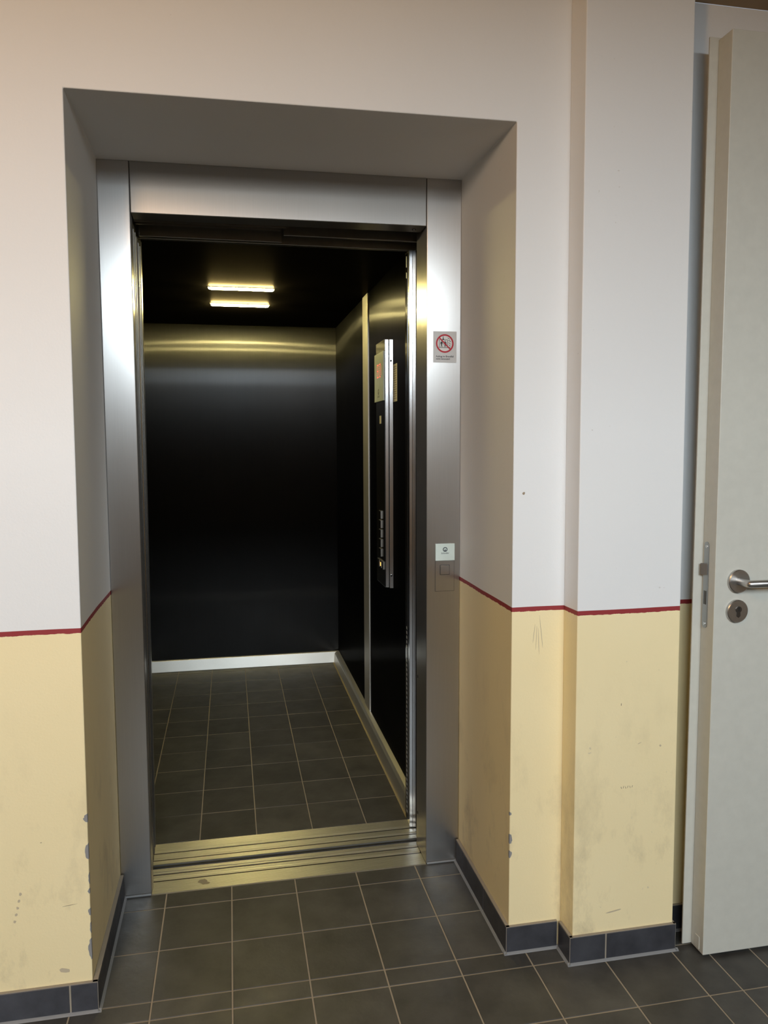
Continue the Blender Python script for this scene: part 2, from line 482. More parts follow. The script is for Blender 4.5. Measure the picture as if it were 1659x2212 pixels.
jx = [0.045, 0.249, 0.453, 0.657, 0.860, 1.062, 1.265, 1.467, 1.565, 1.690]
while jx[0] > -0.85: jx.insert(0, round(jx[0] - 0.2, 4))
while jx[-1] < 2.30: jx.append(round(jx[-1] + 0.2025, 4))
jy = [-0.003, -0.069]
while jy[-1] > -0.80: jy.append(round(jy[-1] - 0.2, 4))
for yb, yt in ((0.409, 0.4885), (0.202, 0.409), (-0.003, 0.202)):
    for x0, x1 in zip(jx, jx[1:]):
        x0 = max(x0, -0.0905); x1 = min(x1, 1.0115)
        if x1 - x0 < 0.02: continue
        tile_obj('floor_tile', 'tile', x0, x1, yb, yt, floor, jig=0.0003)
for yt, yb in zip(jy, jy[1:]):
    for x0, x1 in zip(jx, jx[1:]):
        tile_obj('floor_tile', 'tile', x0, x1, yb, yt, floor, jig=0.0003)
# the rest of the hall, outside the picture, as one part
bm = bmesh.new()
def tile_range(xa, xb, ya, yb):
    nx = max(1, round((xb - xa) / 0.2025)); ny = max(1, round((yb - ya) / 0.2025))
    for i in range(nx):
        for j in range(ny):
            box(bm, xa + (xb - xa) * i / nx + 0.002, xa + (xb - xa) * (i + 1) / nx - 0.002,
                ya + (yb - ya) * j / ny + 0.002, ya + (yb - ya) * (j + 1) / ny - 0.002, -0.008, 0)
tile_range(HX0, jx[0], jy[-1], 0); tile_range(jx[-1], HX1, jy[-1], 0); tile_range(HX0, HX1, WY, jy[-1])
rest = obj('floor_tiling', bm, 'tile', floor); rest['kind'] = 'stuff'

# ---- tiled skirting along the walls
BH, BT = 0.079, 0.009
def skirt_tile(parent, axis, face, back, a0, a1, z0=0.005, z1=BH - 0.002, lean=0.0):
    bm = bmesh.new()
    if axis == 'x': box(bm, a0, a1, min(face, back), max(face, back), z0, z1)
    else: box(bm, min(face, back), max(face, back), a0, a1, z0, z1)
    return obj('skirting_tile', bm, 'bbtile', parent, 0.0008, seg=1)
def skirting(name, label, runs):
    """runs: (axis, face, wall, [joints]); the grout body is the run's own mesh"""
    bm = bmesh.new()
    for axis, face, wall, js in runs:
        f2 = face + (0.0015 if wall > face else -0.0015)
        lo, hi = min(f2, wall), max(f2, wall)
        if axis == 'x': box(bm, js[0] + 0.0012, js[-1] - 0.0012, lo, hi, 0, BH)
        else: box(bm, lo, hi, js[0] + 0.0012, js[-1] - 0.0012, 0, BH)
    root = tag(obj(name, bm, 'bbgrout', None), label, 'skirting', kind='structure')
    for axis, face, wall, js in runs:
        for a, b in zip(js, js[1:]):
            inner = face + (0.006 if wall > face else -0.006)
            skirt_tile(root, axis, face, inner, a + 0.0022, b - 0.0022)
    bm = bmesh.new()
    for axis, face, wall, js in runs:
        s = -1 if wall > face else 1
        p = face + s * 0.0065
        sec = [(face, 0.0002), (p, 0.0002), (face + s * 0.003, 0.0035), (face - s * 0.002, 0.0060), (face - s * 0.002, 0.0002)]
        e0, e1 = js[0] - 0.006, js[-1] + 0.006
        if axis == 'x': prism(bm, [(e0, a, z) for a, z in sec], (e1 - e0, 0, 0))
        else: prism(bm, [(a, e0, z) for a, z in sec], (0, e1 - e0, 0))
    obj('silicone_joint', bm, 'silicone', root, smooth=True)
    return root
jl = [-0.083]; x = -0.151
while x > HX0 + 0.05: jl.insert(0, x); x -= 0.2035
jl.insert(0, HX0)
skirting('baseboard_left', 'dark tiled skirting around the wall left of the lift niche',
         [('x', -BT, 0.0, jl), ('y', -0.083, -0.0965, [-BT, 0.195, 0.402, 0.486])])
skirting('baseboard_right', 'dark tiled skirting along the right cheek of the lift niche and the narrow wall beside it',
         [('y', 1.004, 1.0150, [-BT, 0.191, 0.400, 0.486]), ('x', -BT, 0.0, [1.004, 1.1585])])
skirting('baseboard_pilaster', 'dark tiled skirting wrapped around the foot of the pilaster',
         [('y', 1.1590, 1.1685, [-0.0880, -0.0100]), ('x', -0.088, -0.079, [1.1590, 1.267, 1.482]), ('y', 1.4820, 1.4740, [-0.0880, -0.0100])])
jr = [1.4835, 1.585]
while jr[-1] < HX1 - 0.25: jr.append(jr[-1] + 0.2035)
jr.append(HX1)
skirting('baseboard_behind_door', 'dark tiled skirting running on behind the open door', [('x', -BT, 0.0, jr)])

# ---- knocked-off plaster on the corners of the niche
def chip(parent, corner_x, side, z, w, h, seed):
    rnd = random.Random(seed)
    bm = bmesh.new(); pts = []
    n = 11
    for k in range(n):
        a = math.pi * k / (n - 1)
        r = rnd.uniform(0.75, 1.15)
        pts.append((corner_x - side * w * math.sin(a) * r, z + h * 0.5 * math.cos(a) * rnd.uniform(0.92, 1.05)))
    front = [bm.verts.new((px + side * 0.0008, -0.0007, pz)) for px, pz in pts]
    side_v = [bm.verts.new((corner_x + side * 0.0009, 0.003 + 0.35 * w * math.sin(math.pi * k / (n - 1)), pts[k][1])) for k in range(n)]
    mid = [bm.verts.new((corner_x + side * 0.0002, -0.0002, pts[k][1])) for k in range(n)]
    for k in range(n - 1):
        bm.faces.new((front[k], front[k + 1], mid[k + 1], mid[k]))
        bm.faces.new((mid[k], mid[k + 1], side_v[k + 1], side_v[k]))
    obj('plaster_chip', bm, 'plaster', parent)
for z, w, h, s in ((0.507, 0.010, 0.022, 1), (0.42, 0.009, 0.042, 2), (0.317, 0.005, 0.014, 3), (0.262, 0.006, 0.020, 4), (0.163, 0.008, 0.056, 5), (0.35, 0.003, 0.03, 9), (0.22, 0.003, 0.03, 10)):
    chip(W, xL(z), 1, z, w, h, s)
for z, w, h, s in ((0.406, 0.006, 0.010, 6), (0.333, 0.010, 0.030, 7), (0.288, 0.008, 0.022, 8)):
    chip(W, xR(z), -1, z, w, h, s)

# small marks on the paint
M['mark'] = plain('wall_scuff', (0.34, 0.27, 0.19), 0.8)
M['markl'] = plain('faint_wall_scuff', (0.56, 0.47, 0.33), 0.8)
def blot(parent, x, z, w, h, y, mat, seed, tilt=0.0):
    rnd = random.Random(seed); bm = bmesh.new(); n = 9
    pts = []
    for k in range(n):
        a = 2 * math.pi * k / n; r = rnd.uniform(0.7, 1.1)
        px, pz = w * math.cos(a) * r, h * math.sin(a) * r
        pts.append((x + px * math.cos(tilt) - pz * math.sin(tilt), y - 0.0006, z + px * math.sin(tilt) + pz * math.cos(tilt)))
    prism(bm, pts, (0, 0.0004, 0))
    obj('paint_mark', bm, mat, parent)
blot(W, 1.043, 1.298, 0.0045, 0.004, 0, 'mark', 1)
for k in range(5): blot(W, -0.258 - 0.004 * k, 0.328 - 0.0175 * k, 0.0035, 0.0042, 0, 'markl', 20 + k)
for k in range(4): blot(W, 1.078 + 0.007 * k, 0.915 - 0.012 * (k % 3), 0.0008, 0.030 + 0.006 * k, 0, 'markl', 30 + k, 0.08 * (k - 1.5))
PIL = bpy.data.objects['wall_pilaster']
for k in range(6): blot(PIL, 1.306 + 0.0065 * k, 0.4895 + 0.0012 * (k % 2), 0.0008, 0.0045, -0.079, 'mark', 40 + k, 0.35 * (-1) ** k)
blot(PIL, 1.300, 0.725, 0.0012, 0.004, -0.079, 'mark', 51); blot(PIL, 1.357, 0.612, 0.006, 0.0009, -0.079, 'markl', 52, 0.4)
blot(PIL, 1.292, 0.135, 0.024, 0.0022, -0.079, 'markl', 53, 0.15); blot(PIL, 1.420, 0.60, 0.003, 0.0035, -0.079, 'markl', 54)
blot(W, -0.163, 0.115, 0.015, 0.006, 0, 'markl', 60, -0.2); blot(W, -0.205, 0.455, 0.0022, 0.001, 0, 'mark', 61)
blot(W, -0.145, 0.285, 0.018, 0.0007, 0, 'mark', 62, 0.1)

# ------------------------------------------------------------------ lift landing: frame, sill, doors
fr = thing('elevator_door_frame', 'wide brushed stainless steel frame around the open lift doorway', 'door frame', (0.45, D, 0))
bm = bmesh.new()
hexa(bm, [(-0.0935, D, 0), (-0.001, D, 0), (-0.001, D + 0.055, 0), (-0.0935, D + 0.055, 0)],
     [(-0.0915, D, 2.2595), (-0.001, D, 2.2595), (-0.001, D + 0.055, 2.2595), (-0.0915, D + 0.055, 2.2595)])
obj('jamb', bm, 'steel', fr, 0.0022)
bm = bmesh.new()
box(bm, 0.9005, 1.0143, D, D + 0.14, 0, 2.2655)
obj('jamb', bm, 'steel', fr, 0.0022)
bm = bmesh.new()
hexa(bm, [(0.0005, D, 2.1110), (0.8990, D, 2.1165), (0.8990, D + 0.075, 2.1165), (0.0005, D + 0.075, 2.1110)],
     [(0.0005, D, 2.2600), (0.8990, D, 2.2650), (0.8990, D + 0.075, 2.2650), (0.0005, D + 0.075, 2.2600)])
obj('header_panel', bm, 'steelx', fr, 0.0022)
bx('foot_sealant', 'silicone', fr, 0.902, 1.003, D - 0.006, D - 0.0002, 0, 0.006, 0.002)
bx('foot_sealant', 'silicone', fr, -0.082, -0.002, D - 0.006, D - 0.0002, 0, 0.006, 0.002)
bx('header_track', 'trim', fr, 0.0, 0.462, 0.577, 0.584, 2.112, 2.19)
bx('header_track', 'trim', fr, 0.0, 0.447, 0.617, 0.625, 2.114, 2.19)
bx('header_cover', 'black', fr, -0.55, 0.935, 0.567, 0.655, 2.195, 2.255)
bm = bmesh.new(); tube(bm, [(0.868, 0.530, 2.1160), (0.868, 0.530, 2.1125)], 0.006, 12)
obj('screw', bm, 'groove', fr)
for z in (0.125, 0.62):
    bm = bmesh.new(); tube(bm, [(0.9006, D + 0.118, z), (0.8996, D + 0.118, z)], 0.0055, 12)
    obj('screw_hole', bm, 'black', fr)

def sill(name, label, y0, y1, grooves, x0, x1, lines):
    pr = [(y0, -0.03), (y0, 0.0)]
    for g0, g1 in grooves:
        pr += [(g0 - 0.0006, 0.0), (g0, -0.0010), (g0, -0.012), (g0 + 0.0080, -0.012), (g0 + 0.0080, -0.0042), (g1, 0.0)]
    pr += [(y1, 0.0), (y1, -0.03)]
    bm = bmesh.new(); prism(bm, [(x0, a, z) for a, z in pr], (x1 - x0, 0, 0))
    s = tag(obj(name, bm, 'alu', None), label, 'sill')
    for g0, g1 in grooves:
        bx('track_groove', 'black', s, x0 + 0.001, x1 - 0.001, g0 + 0.0003, g0 + 0.0077, -0.0115, -0.0016)
    return s
sl = sill('threshold_plate', 'ribbed aluminium threshold of the landing, next to the hall tiles', D + 0.0012, 0.640, [(0.561, 0.580), (0.600, 0.619)], -0.60, 0.8995 + 0.001, [])
sl2 = sill('threshold_plate', 'ribbed aluminium threshold of the lift car, next to the car tiles', 0.667, 0.8075, [(0.692, 0.711), (0.738, 0.757)], -0.60, 0.9285, [])
bx('sill_end', 'alu', sl, 0.9006, 0.9270, D + 0.1412, 0.640, -0.03, 0.0)
bx('gap_shade_plate', 'black', sl, -0.60, 0.9285, 0.6405, 0.6665, -0.05, -0.014)  # black sheet standing in for the shade inside the running gap
bm = bmesh.new(); tube(bm, [(-0.60, 0.6535, -0.0075), (0.9285, 0.6535, -0.0075)], 0.0080, 14)
obj('rubber_lip', bm, 'black', sl, smooth=True)

# stain on the threshold
rnd = random.Random(3); bm = bmesh.new()
pts = [(0.156 + 0.017 * math.cos(a) * rnd.uniform(0.75, 1.1) + (0.008 if math.sin(a) < 0 else 0), 0.531 + 0.018 * math.sin(a) * rnd.uniform(0.8, 1.1), 0.0003) for a in [2 * math.pi * k / 16 for k in range(16)]]
bm.faces.new([bm.verts.new(p) for p in pts])
obj('stain', bm, plain('dried_spill', (0.30, 0.26, 0.18), 0.6), sl)

def door_panel(name, label, group, y0, y1, lead_t, lead_b, z0, z1, x0=-0.50):
    t = thing(name, label, 'lift door', (-0.2, (y0 + y1) / 2, 0.004), group)
    bm = bmesh.new()
    hexa(bm, [(x0, y0, z0), (lead_b, y0, z0), (lead_b, y1, z0), (x0, y1, z0)],
         [(x0, y0, z1), (lead_t, y0, z1), (lead_t, y1, z1), (x0, y1, z1)])
    obj('panel', bm, 'doorsteel', t, 0.003)
    bm = bmesh.new()
    ym = (y0 + y1) / 2
    hexa(bm, [(lead_b - 0.001, ym - 0.0045, z0 + 0.02), (lead_b + 0.0022, ym - 0.0045, z0 + 0.02), (lead_b + 0.0022, ym + 0.0045, z0 + 0.02), (lead_b - 0.001, ym + 0.0045, z0 + 0.02)],
         [(lead_t - 0.001, ym - 0.0045, z1 - 0.02), (lead_t + 0.0022, ym - 0.0045, z1 - 0.02), (lead_t + 0.0022, ym + 0.0045, z1 - 0.02), (lead_t - 0.001, ym + 0.0045, z1 - 0.02)])
    obj('edge_seal', bm, 'groove', t)
    for xg in (x0 + 0.05, -0.08):
        bx('guide_shoe', 'black', t, xg, xg + 0.05, ym - 0.003, ym + 0.003, -0.0012, z0)
    return t
door_panel('sliding_panel', 'outermost steel sliding door leaf stacked open behind the left jamb', 'lift door leaves slid open to the left', 0.557, 0.588, -0.0025, -0.009, 0.006, 2.105)
door_panel('sliding_panel', 'second steel sliding door leaf from the hall, stacked open at the left', 'lift door leaves slid open to the left', 0.597, 0.628, -0.0020, -0.010, 0.006, 2.105)
door_panel('sliding_panel', 'third steel sliding door leaf from the hall, on the outer car threshold track', 'lift door leaves slid open to the left', 0.683, 0.716, -0.0020, -0.013, 0.006, 2.095)
door_panel('sliding_panel', 'innermost steel sliding door leaf at the left, nearest the lift car', 'lift door leaves slid open to the left', 0.728, 0.762, -0.0020, -0.0145, 0.006, 2.095)

# ---- concrete lift shaft enclosing the car
bm = bmesh.new()
box(bm, -0.80, -0.70, 0.66, 3.30, -0.30, 2.60); box(bm, 1.10, 1.20, 0.66, 3.30, -0.30, 2.60)
box(bm, -0.70, 1.10, 3.20, 3.30, -0.30, 2.60); box(bm, -0.70, 1.10, 0.56, 3.20, 2.40, 2.60)
box(bm, -0.70, 1.10, 0.56, 3.20, -0.30, -0.20)
box(bm, -0.80, -0.70, 0.56, 0.66, -0.30, 2.60); box(bm, 1.10, 1.20, 0.56, 0.66, -0.30, 2.60)
box(bm, -0.70, 1.10, 0.40, 0.56, -0.30, -0.06)
box(bm, -0.70, 1.10, 0.552, 0.56, 2.27, 2.40)
tag(obj('wall_shaft', bm, plain('shaft_concrete', (0.12, 0.115, 0.11), 0.9), None), 'dark concrete lift shaft around the car, hidden behind its panels', 'wall', kind='structure')

# ------------------------------------------------------------------ lift car
CX0, CX1, CY0, CY1, CZ = -0.32, 0.947, 0.808, 2.985, 2.154
car = thing('elevator_car', 'dark brushed metal lift car with tiled floor and steel skirting', 'lift car', (0.31, 1.9, 0))
bx('back_wall_panel', 'dark', car, CX0, CX1, CY1, CY1 + 0.02, 0.0, CZ + 0.02)
bx('side_wall_panel', 'dark', car, CX0 - 0.02, CX0, CY0, CY1, 0.0, CZ + 0.02)
bx('side_wall_panel', 'dark', car, CX1, CX1 + 0.02, CY0, 1.79, 0.0, CZ + 0.02)
bx('side_wall_panel', 'dark', car, CX1, CX1 + 0.02, 1.79, CY1, 0.0, CZ + 0.02)
bx('wall_cover_strip', 'satin', car, CX1 - 0.008, CX1 - 0.0002, 1.790, 1.935, 0.076, CZ - 0.002, 0.0012)
bx('ceiling_panel', 'darkceil', car, CX0, CX1, 0.80, CY1, CZ, CZ + 0.02)
bx('car_header', 'trim', car, -0.5, 0.96, 0.780, 0.8015, 2.1105, CZ + 0.02, 0.001)
bx('header_track', 'trim', car, -0.003, 0.459, 0.735, 0.7455, 2.1065, 2.18, 0.001)
bx('header_track', 'trim', car, 0.463, 0.932, 0.690, 0.702, 2.1185, 2.18, 0.001)
bx('header_cover', 'black', car, -0.55, 0.96, 0.660, 0.7795, 2.185, 2.24)
# front returns of the car beside the doorway
bm = bmesh.new(); prism(bm, [(0.9025, 0.7440, 0.004), (0.9125, 0.7420, 0.004), (0.9130, 0.7432, 0.004), (0.9140, 0.7432, 0.004), (0.9145, 0.7415, 0.004), (0.9245, 0.7395, 0.004), (0.9245, 0.8070, 0.004), (0.9025, 0.8070, 0.004)], (0, 0, 2.10))
post = obj('strike_post', bm, 'chrome', car)
bx('strike_post_rebate', 'groove', car, 0.9250, 0.9480, 0.7480, 0.8070, 0.004, 2.104)
bm = bmesh.new()
hexa(bm, [(-0.32, 0.768, 0.004), (-0.016, 0.768, 0.004), (-0.016, 0.8065, 0.004), (-0.32, 0.8065, 0.004)],
     [(-0.32, 0.768, 2.104), (-0.002, 0.768, 2.104), (-0.002, 0.8065, 2.104), (-0.32, 0.8065, 2.104)])
obj('front_return', bm, 'steel', car, 0.002)
# light curtain strip with its pale tick marks
lc = bx('light_curtain', 'glassdark', car, 0.9008, 0.9023, 0.772, 0.803, 0.02, 2.10)
bm = bmesh.new()
z = 0.745
while z > 0.04:
    prism(bm, [(0.9006, 0.7785, z), (0.9006, 0.7855, z + 0.004), (0.9006, 0.7855, z + 0.0125), (0.9006, 0.7785, z + 0.0085)], (0.0003, 0, 0))
    z -= 0.0176
obj('tick_marks', bm, 'white', lc)
bm = bmesh.new()
for z0, z1 in ((2.050, 2.092), (2.012, 2.036)):
    prism(bm, [(0.9006, 0.776, z0), (0.9006, 0.788, z0 + 0.004), (0.9006, 0.788, z1), (0.9006, 0.776, z1 - 0.004)], (0.0003, 0, 0))
obj('sensor_label', bm, 'stickergrey', lc)

# car floor and its tiles
cf = bx('floor_bed', 'grout', car, CX0, CX1, CY0 + 0.0006, CY1, -0.05, FT)
cjx = [-0.272, -0.069, 0.136, 0.340, 0.5455, 0.750, 0.9115]
cjy = [0.8085, 1.0125, 1.2195, 1.434, 1.638, 1.842, 2.050, 2.262, 2.470, 2.688, 2.900, 2.962]
for ya, yb in zip(cjy, cjy[1:]):
    bx0 = bx('floor_tile', 'cartile', cf, CX0 + 0.002, cjx[0] - 0.002, ya + 0.002, yb - 0.002, -0.008, 0, 0)
    for xa, xb in zip(cjx, cjx[1:]):
        tile_obj('floor_tile', 'cartile', xa, xb, ya, yb, cf, g=0.0018, jig=0.0005)
def car_skirt(name, pts, vec):
    bm = bmesh.new(); prism(bm, pts, vec); return obj(name, bm, 'satin', car, 0.0015)
car_skirt('skirting', [(CX0, 2.957, 0.0), (CX0, 2.957, 0.002), (CX0, 2.9725, 0.068), (CX0, 2.976, 0.071), (CX0, CY1, 0.072), (CX0, CY1, 0.0)], (CX1 - CX0, 0, 0))
car_skirt('skirting', [(0.9125, 0.8092, 0.0), (0.9170, 0.8092, 0.062), (0.9270, 0.8092, 0.072), (CX1, 0.8092, 0.076), (CX1, 0.8092, 0.0)], (0, 2.957 - 0.8092, 0))
car_skirt('skirting', [(CX0, 0.8092, 0.0), (CX0 + 0.03, 0.8092, 0.0), (CX0 + 0.03, 0.8092, 0.066), (CX0 + 0.02, 0.8092, 0.074), (CX0, 0.8092, 0.074)], (0, 2.957 - 0.8092, 0))
bx('edge_joint', plain('ochre_floor_joint', (0.36, 0.30, 0.16), 0.8), car, 0.9055, 0.9123, 0.8095, 2.957, -0.003, 0.0012)

# ceiling lamps
def lamp(label, y, x0, x1):
    t = thing('ceiling_lamp', label, 'lamp', ((x0 + x1) / 2, y, CZ - 0.026), 'bar lamps on the lift ceiling')
    bx('lamp_base', 'trim', t, x0 - 0.005, x1 + 0.005, y - 0.0085, y + 0.0085, CZ - 0.003, CZ - 0.0002)
    bm = bmesh.new()
    r = 0.0078; zc = CZ - 0.0058
    tube(bm, [(x0, y, zc), (x0 + 0.004, y, zc), (x0 + 0.010, y, zc), (x1 - 0.010, y, zc), (x1 - 0.004, y, zc), (x1, y, zc)], [0.003, 0.006, r, r, 0.006, 0.003], 16)
    obj('diffuser', bm, 'lamp', t, smooth=True, ang=80)
lamp('warm white bar lamp on the lift ceiling, nearer the door', 1.785, 0.192, 0.492)
lamp('warm white bar lamp on the lift ceiling, nearer the back wall', 2.225, 0.194, 0.490)

# car control panel on the right wall
cp = thing('control_panel', 'tall slim lift control panel with black glass face and aluminium edge', 'control panel', (0.93, 1.33, 0.82))
PX, PY0, PY1, PZ0, PZ1 = 0.912, 1.235, 1.430, 0.818, 1.859
bm = bmesh.new(); prism(bm, [(PX + 0.0022, PY0 + 0.0030, PZ0), (PX + 0.0160, PY0 + 0.0004, PZ0), (PX + 0.0160, PY1, PZ0), (PX + 0.0022, PY1, PZ0)], (0, 0, PZ1 - PZ0))
obj('housing', bm, 'chrome', cp, 0.0008)
bx('housing_slot', 'black', cp, PX + 0.0162, PX + 0.0198, PY0 + 0.004, PY1 - 0.004, PZ0 + 0.004, PZ1 - 0.004)
bm = bmesh.new(); prism(bm, [(PX + 0.0200, PY0 + 0.0020, PZ0 - 0.004), (CX1 - 0.0003, PY0 - 0.0006, PZ0 - 0.004), (CX1 - 0.0003, PY1, PZ0 - 0.004), (PX + 0.0200, PY1, PZ0 - 0.004)], (0, 0, PZ1 - PZ0 + 0.004))
obj('back_plate', bm, 'chrome', cp, 0.0006)
face = bx('glass_face', 'glassdark', cp, PX, PX + 0.002, PY0 + 0.0028, PY1 - 0.0015, PZ0 + 0.0015, PZ1 - 0.0015)
bx('face_rim', 'chrome', cp, PX - 0.0006, PX + 0.002, PY0 + 0.0010, PY0 + 0.0026, PZ0, PZ1)
bx('face_rim', 'chrome', cp, PX - 0.0006, PX + 0.002, PY0, PY1, PZ0 - 0.0006, PZ0 + 0.0013)
bx('face_rim', 'chrome', cp, PX - 0.0006, PX + 0.002, PY0, PY1, PZ1 - 0.0013, PZ1 + 0.0006)
for z in (1.772, 0.868):
    bm = bmesh.new(); tube(bm, [(PX + 0.026, PY0 + 0.0012, z), (PX + 0.026, PY0 - 0.0012, z)], 0.0042, 12)
    obj('screw', bm, 'black' if z > 1 else 'chrome', cp)
dx = PX - 0.006
disp = bx('display', 'glasspale', cp, dx, PX - 0.0002, 1.2400, 1.4360, 1.6090, 1.8135, 0.0008)
# dot matrix digits
bm = bmesh.new()
LEDS = ["#### .###.", "#... #...#", "#... #...#", "###. #...#", "#... #...#", "#... #...#", "#### .###."]
rows = len(LEDS); cols = len(LEDS[0])
for r, row in enumerate(LEDS):
    for c, ch in enumerate(row):
        if ch == '#':
            yy = 1.374 - 0.0092 * c; zz = 1.7640 - 0.0086 * r
            prism(bm, [(dx - 0.0003, yy + 0.0026 * math.cos(a), zz + 0.0026 * math.sin(a)) for a in [2 * math.pi * k / 8 for k in range(8)]], (0.0002, 0, 0))
obj('floor_digits', bm, 'led', disp)
def maker_mark(name, parent, origin, ux, uy, r, size, mat):
    bm = bmesh.new()
    ring_poly(bm, (0, 0), r * 0.60, r, origin, ux, uy, 0.0003)
    n = Vector(ux).cross(Vector(uy)).normalized() * 0.0004
    og = Vector(origin); U = Vector(ux); Vv = Vector(uy)
    bm.faces.new([bm.verts.new(og + U * (a * r) + Vv * (b * r) + n) for a, b in ((-0.52, -0.55), (0.52, -0.55), (0.17, -0.08), (0.17, 0.08), (-0.17, 0.08), (-0.17, -0.08))])
    text_mesh(bm, 'Schindler', size, og - Vv * (r + size * 0.92), ux, uy, 0.0003, bold=size * 0.015)
    obj(name, bm, mat, parent)
maker_mark('maker_mark', disp, (dx, 1.345, 1.650), (0, -1, 0), (0, 0, 1), 0.0125, 0.013, 'greyink')
bx('lamp_window', plain('ivory_lens', (0.66, 0.62, 0.45), 0.4), cp, PX - 0.0012, PX - 0.0001, 1.3145, 1.3480, 1.5140, 1.5480, 0.0005)
def button(z, y0=1.3115, y1=1.3500, h=0.0315, name='floor_button'):
    b = bx(name, 'glassdark', cp, PX - 0.0035, PX - 0.0001, y0, y1, z - h / 2, z + h / 2, 0.0006)
    bm = bmesh.new()
    e = 0.0026
    box(bm, PX - 0.0052, PX - 0.0001, y0 - e, y0, z - h / 2, z + h / 2 + e)
    box(bm, PX - 0.0052, PX - 0.0001, y0, y1, z + h / 2, z + h / 2 + e)
    obj('button_edge', bm, 'trim', b)
    return b
for z in (1.1205, 1.0800, 1.0390, 0.9975, 0.9560): button(z)
button(0.9060, 1.2640, 1.3030, 0.030, 'door_button')
ab = button(0.9060, 1.3070, 1.3430, 0.030, 'alarm_button')
bx('button_light', 'amber', ab, PX - 0.0042, PX - 0.0036, 1.3180, 1.3320, 0.8970, 0.9130)
button(0.9060, 1.3480, 1.3880, 0.030, 'door_button')

# notice on the car wall
nt_ = thing('notice', 'small cream paper notice with printed lines beside the control panel', 'notice', (CX1, 1.19, 1.602))
bx('paper', 'cream', nt_, CX1 - 0.0009, CX1 - 0.0001, 1.153, 1.2265, 1.602, 1.755)
bm = bmesh.new()
for k in range(15):
    z = 1.745 - 0.0092 * k
    yy = 1.220
    while yy > 1.166:
        w = random.uniform(0.004, 0.011)
        box(bm, CX1 - 0.0012, CX1 - 0.00095, max(1.160, yy - w), yy, z - 0.0028, z)
        yy -= w + 0.0025
obj('printed_lines', bm, plain('faded_print', (0.28, 0.25, 0.17), 0.7), nt_)

# ------------------------------------------------------------------ things on the frame
YF = D - 0.0001
st = thing('safety_sticker', 'white fire safety sticker with red prohibition circle on the right steel jamb', 'sticker', (0.96, YF, 1.691))
bx('film', 'stickergrey', st, 0.9215, 0.9995, YF - 0.0006, YF, 1.6910, 1.7905)
UX, UY = (1, 0, 0), (0, 0, 1)
OG = (0.9600, YF - 0.0007, 1.7520)
bm = bmesh.new(); ring_poly(bm, (0, 0), 0.0245, 0.0296, OG, UX, UY, 0.0005)
s = 0.0021
a = math.radians(-45)
ca, sa = math.cos(a), math.sin(a)
quad = [(-0.026, -s), (0.026, -s), (0.026, s), (-0.026, s)]
flat_poly(bm, [(x * ca - y * sa, x * sa + y * ca) for x, y in quad], OG, UX, UY, 0.0005, 0.0002)
obj('prohibition_ring', bm, 'red', st)
bm = bmesh.new(); flat_poly(bm, disc_pts(0, 0, 0.0297, 48), OG, UX, UY, 0.0, 0.0001)
obj('white_disc', bm, 'white', st)
bm = bmesh.new()
def rect(x0, x1, y0, y1): flat_poly(bm, [(x0, y0), (x1, y0), (x1, y1), (x0, y1)], OG, UX, UY, 0.0002, 0.0001)
rect(-0.0195, -0.0180, -0.0140, 0.0125); rect(0.0082, 0.0096, -0.0140, 0.0125); rect(-0.0195, 0.0096, 0.0112, 0.0126); rect(-0.0195, 0.0096, -0.0140, -0.0126)
rect(-0.0062, -0.0042, 0.0126, 0.0225)
flat_poly(bm, [(-0.0085, 0.0126), (-0.0019, 0.0126), (-0.0042, 0.0165), (-0.0062, 0.0165)], OG, UX, UY, 0.0002, 0.0001)
for cx in (-0.0108, 0.0010):
    flat_poly(bm, disc_pts(cx, 0.0078, 0.0017, 14), OG, UX, UY, 0.0002, 0.0001)
    flat_poly(bm, [(cx - 0.0032, 0.0052), (cx + 0.0032, 0.0052), (cx + 0.0050, -0.0030), (cx + 0.0040, -0.0033), (cx + 0.0024, 0.0010), (cx + 0.0016, -0.0035),
                   (cx + 0.0032, -0.0118), (cx + 0.0016, -0.0118), (cx, -0.0050), (cx - 0.0016, -0.0118), (cx - 0.0032, -0.0118), (cx - 0.0016, -0.0035), (cx - 0.0024, 0.0010), (cx - 0.0040, -0.0033), (cx - 0.0050, -0.0030)], OG, UX, UY, 0.0002, 0.0001)
for k, (fx, fy, w) in enumerate(((0.0100, 0.0185, 0.0075), (0.0125, 0.0110, 0.0090), (0.0128, 0.0035, 0.0080), (0.0130, -0.0030, 0.0075), (0.0150, -0.0095, 0.0055))):
    flat_poly(bm, [(fx, fy), (fx + w * 0.45, fy - 0.0015), (fx + w, fy - 0.0058), (fx + w * 0.85, fy - 0.0062), (fx + w * 0.35, fy - 0.0030), (fx - 0.0008, fy - 0.0014)], OG, UX, UY, 0.0002, 0.0001)
obj('pictogram', bm, 'ink', st)
bm = bmesh.new()
text_mesh(bm, 'Aufzug im Brandfall', 0.0076, (0.9305, YF - 0.0007, 1.7085), UX, UY, 0.0002, 'LEFT', 0.00012)
text_mesh(bm, 'nicht benutzen!', 0.0076, (0.9305, YF - 0.0007, 1.7005), UX, UY, 0.0002, 'LEFT', 0.00012)
obj('lettering', bm, 'ink', st)

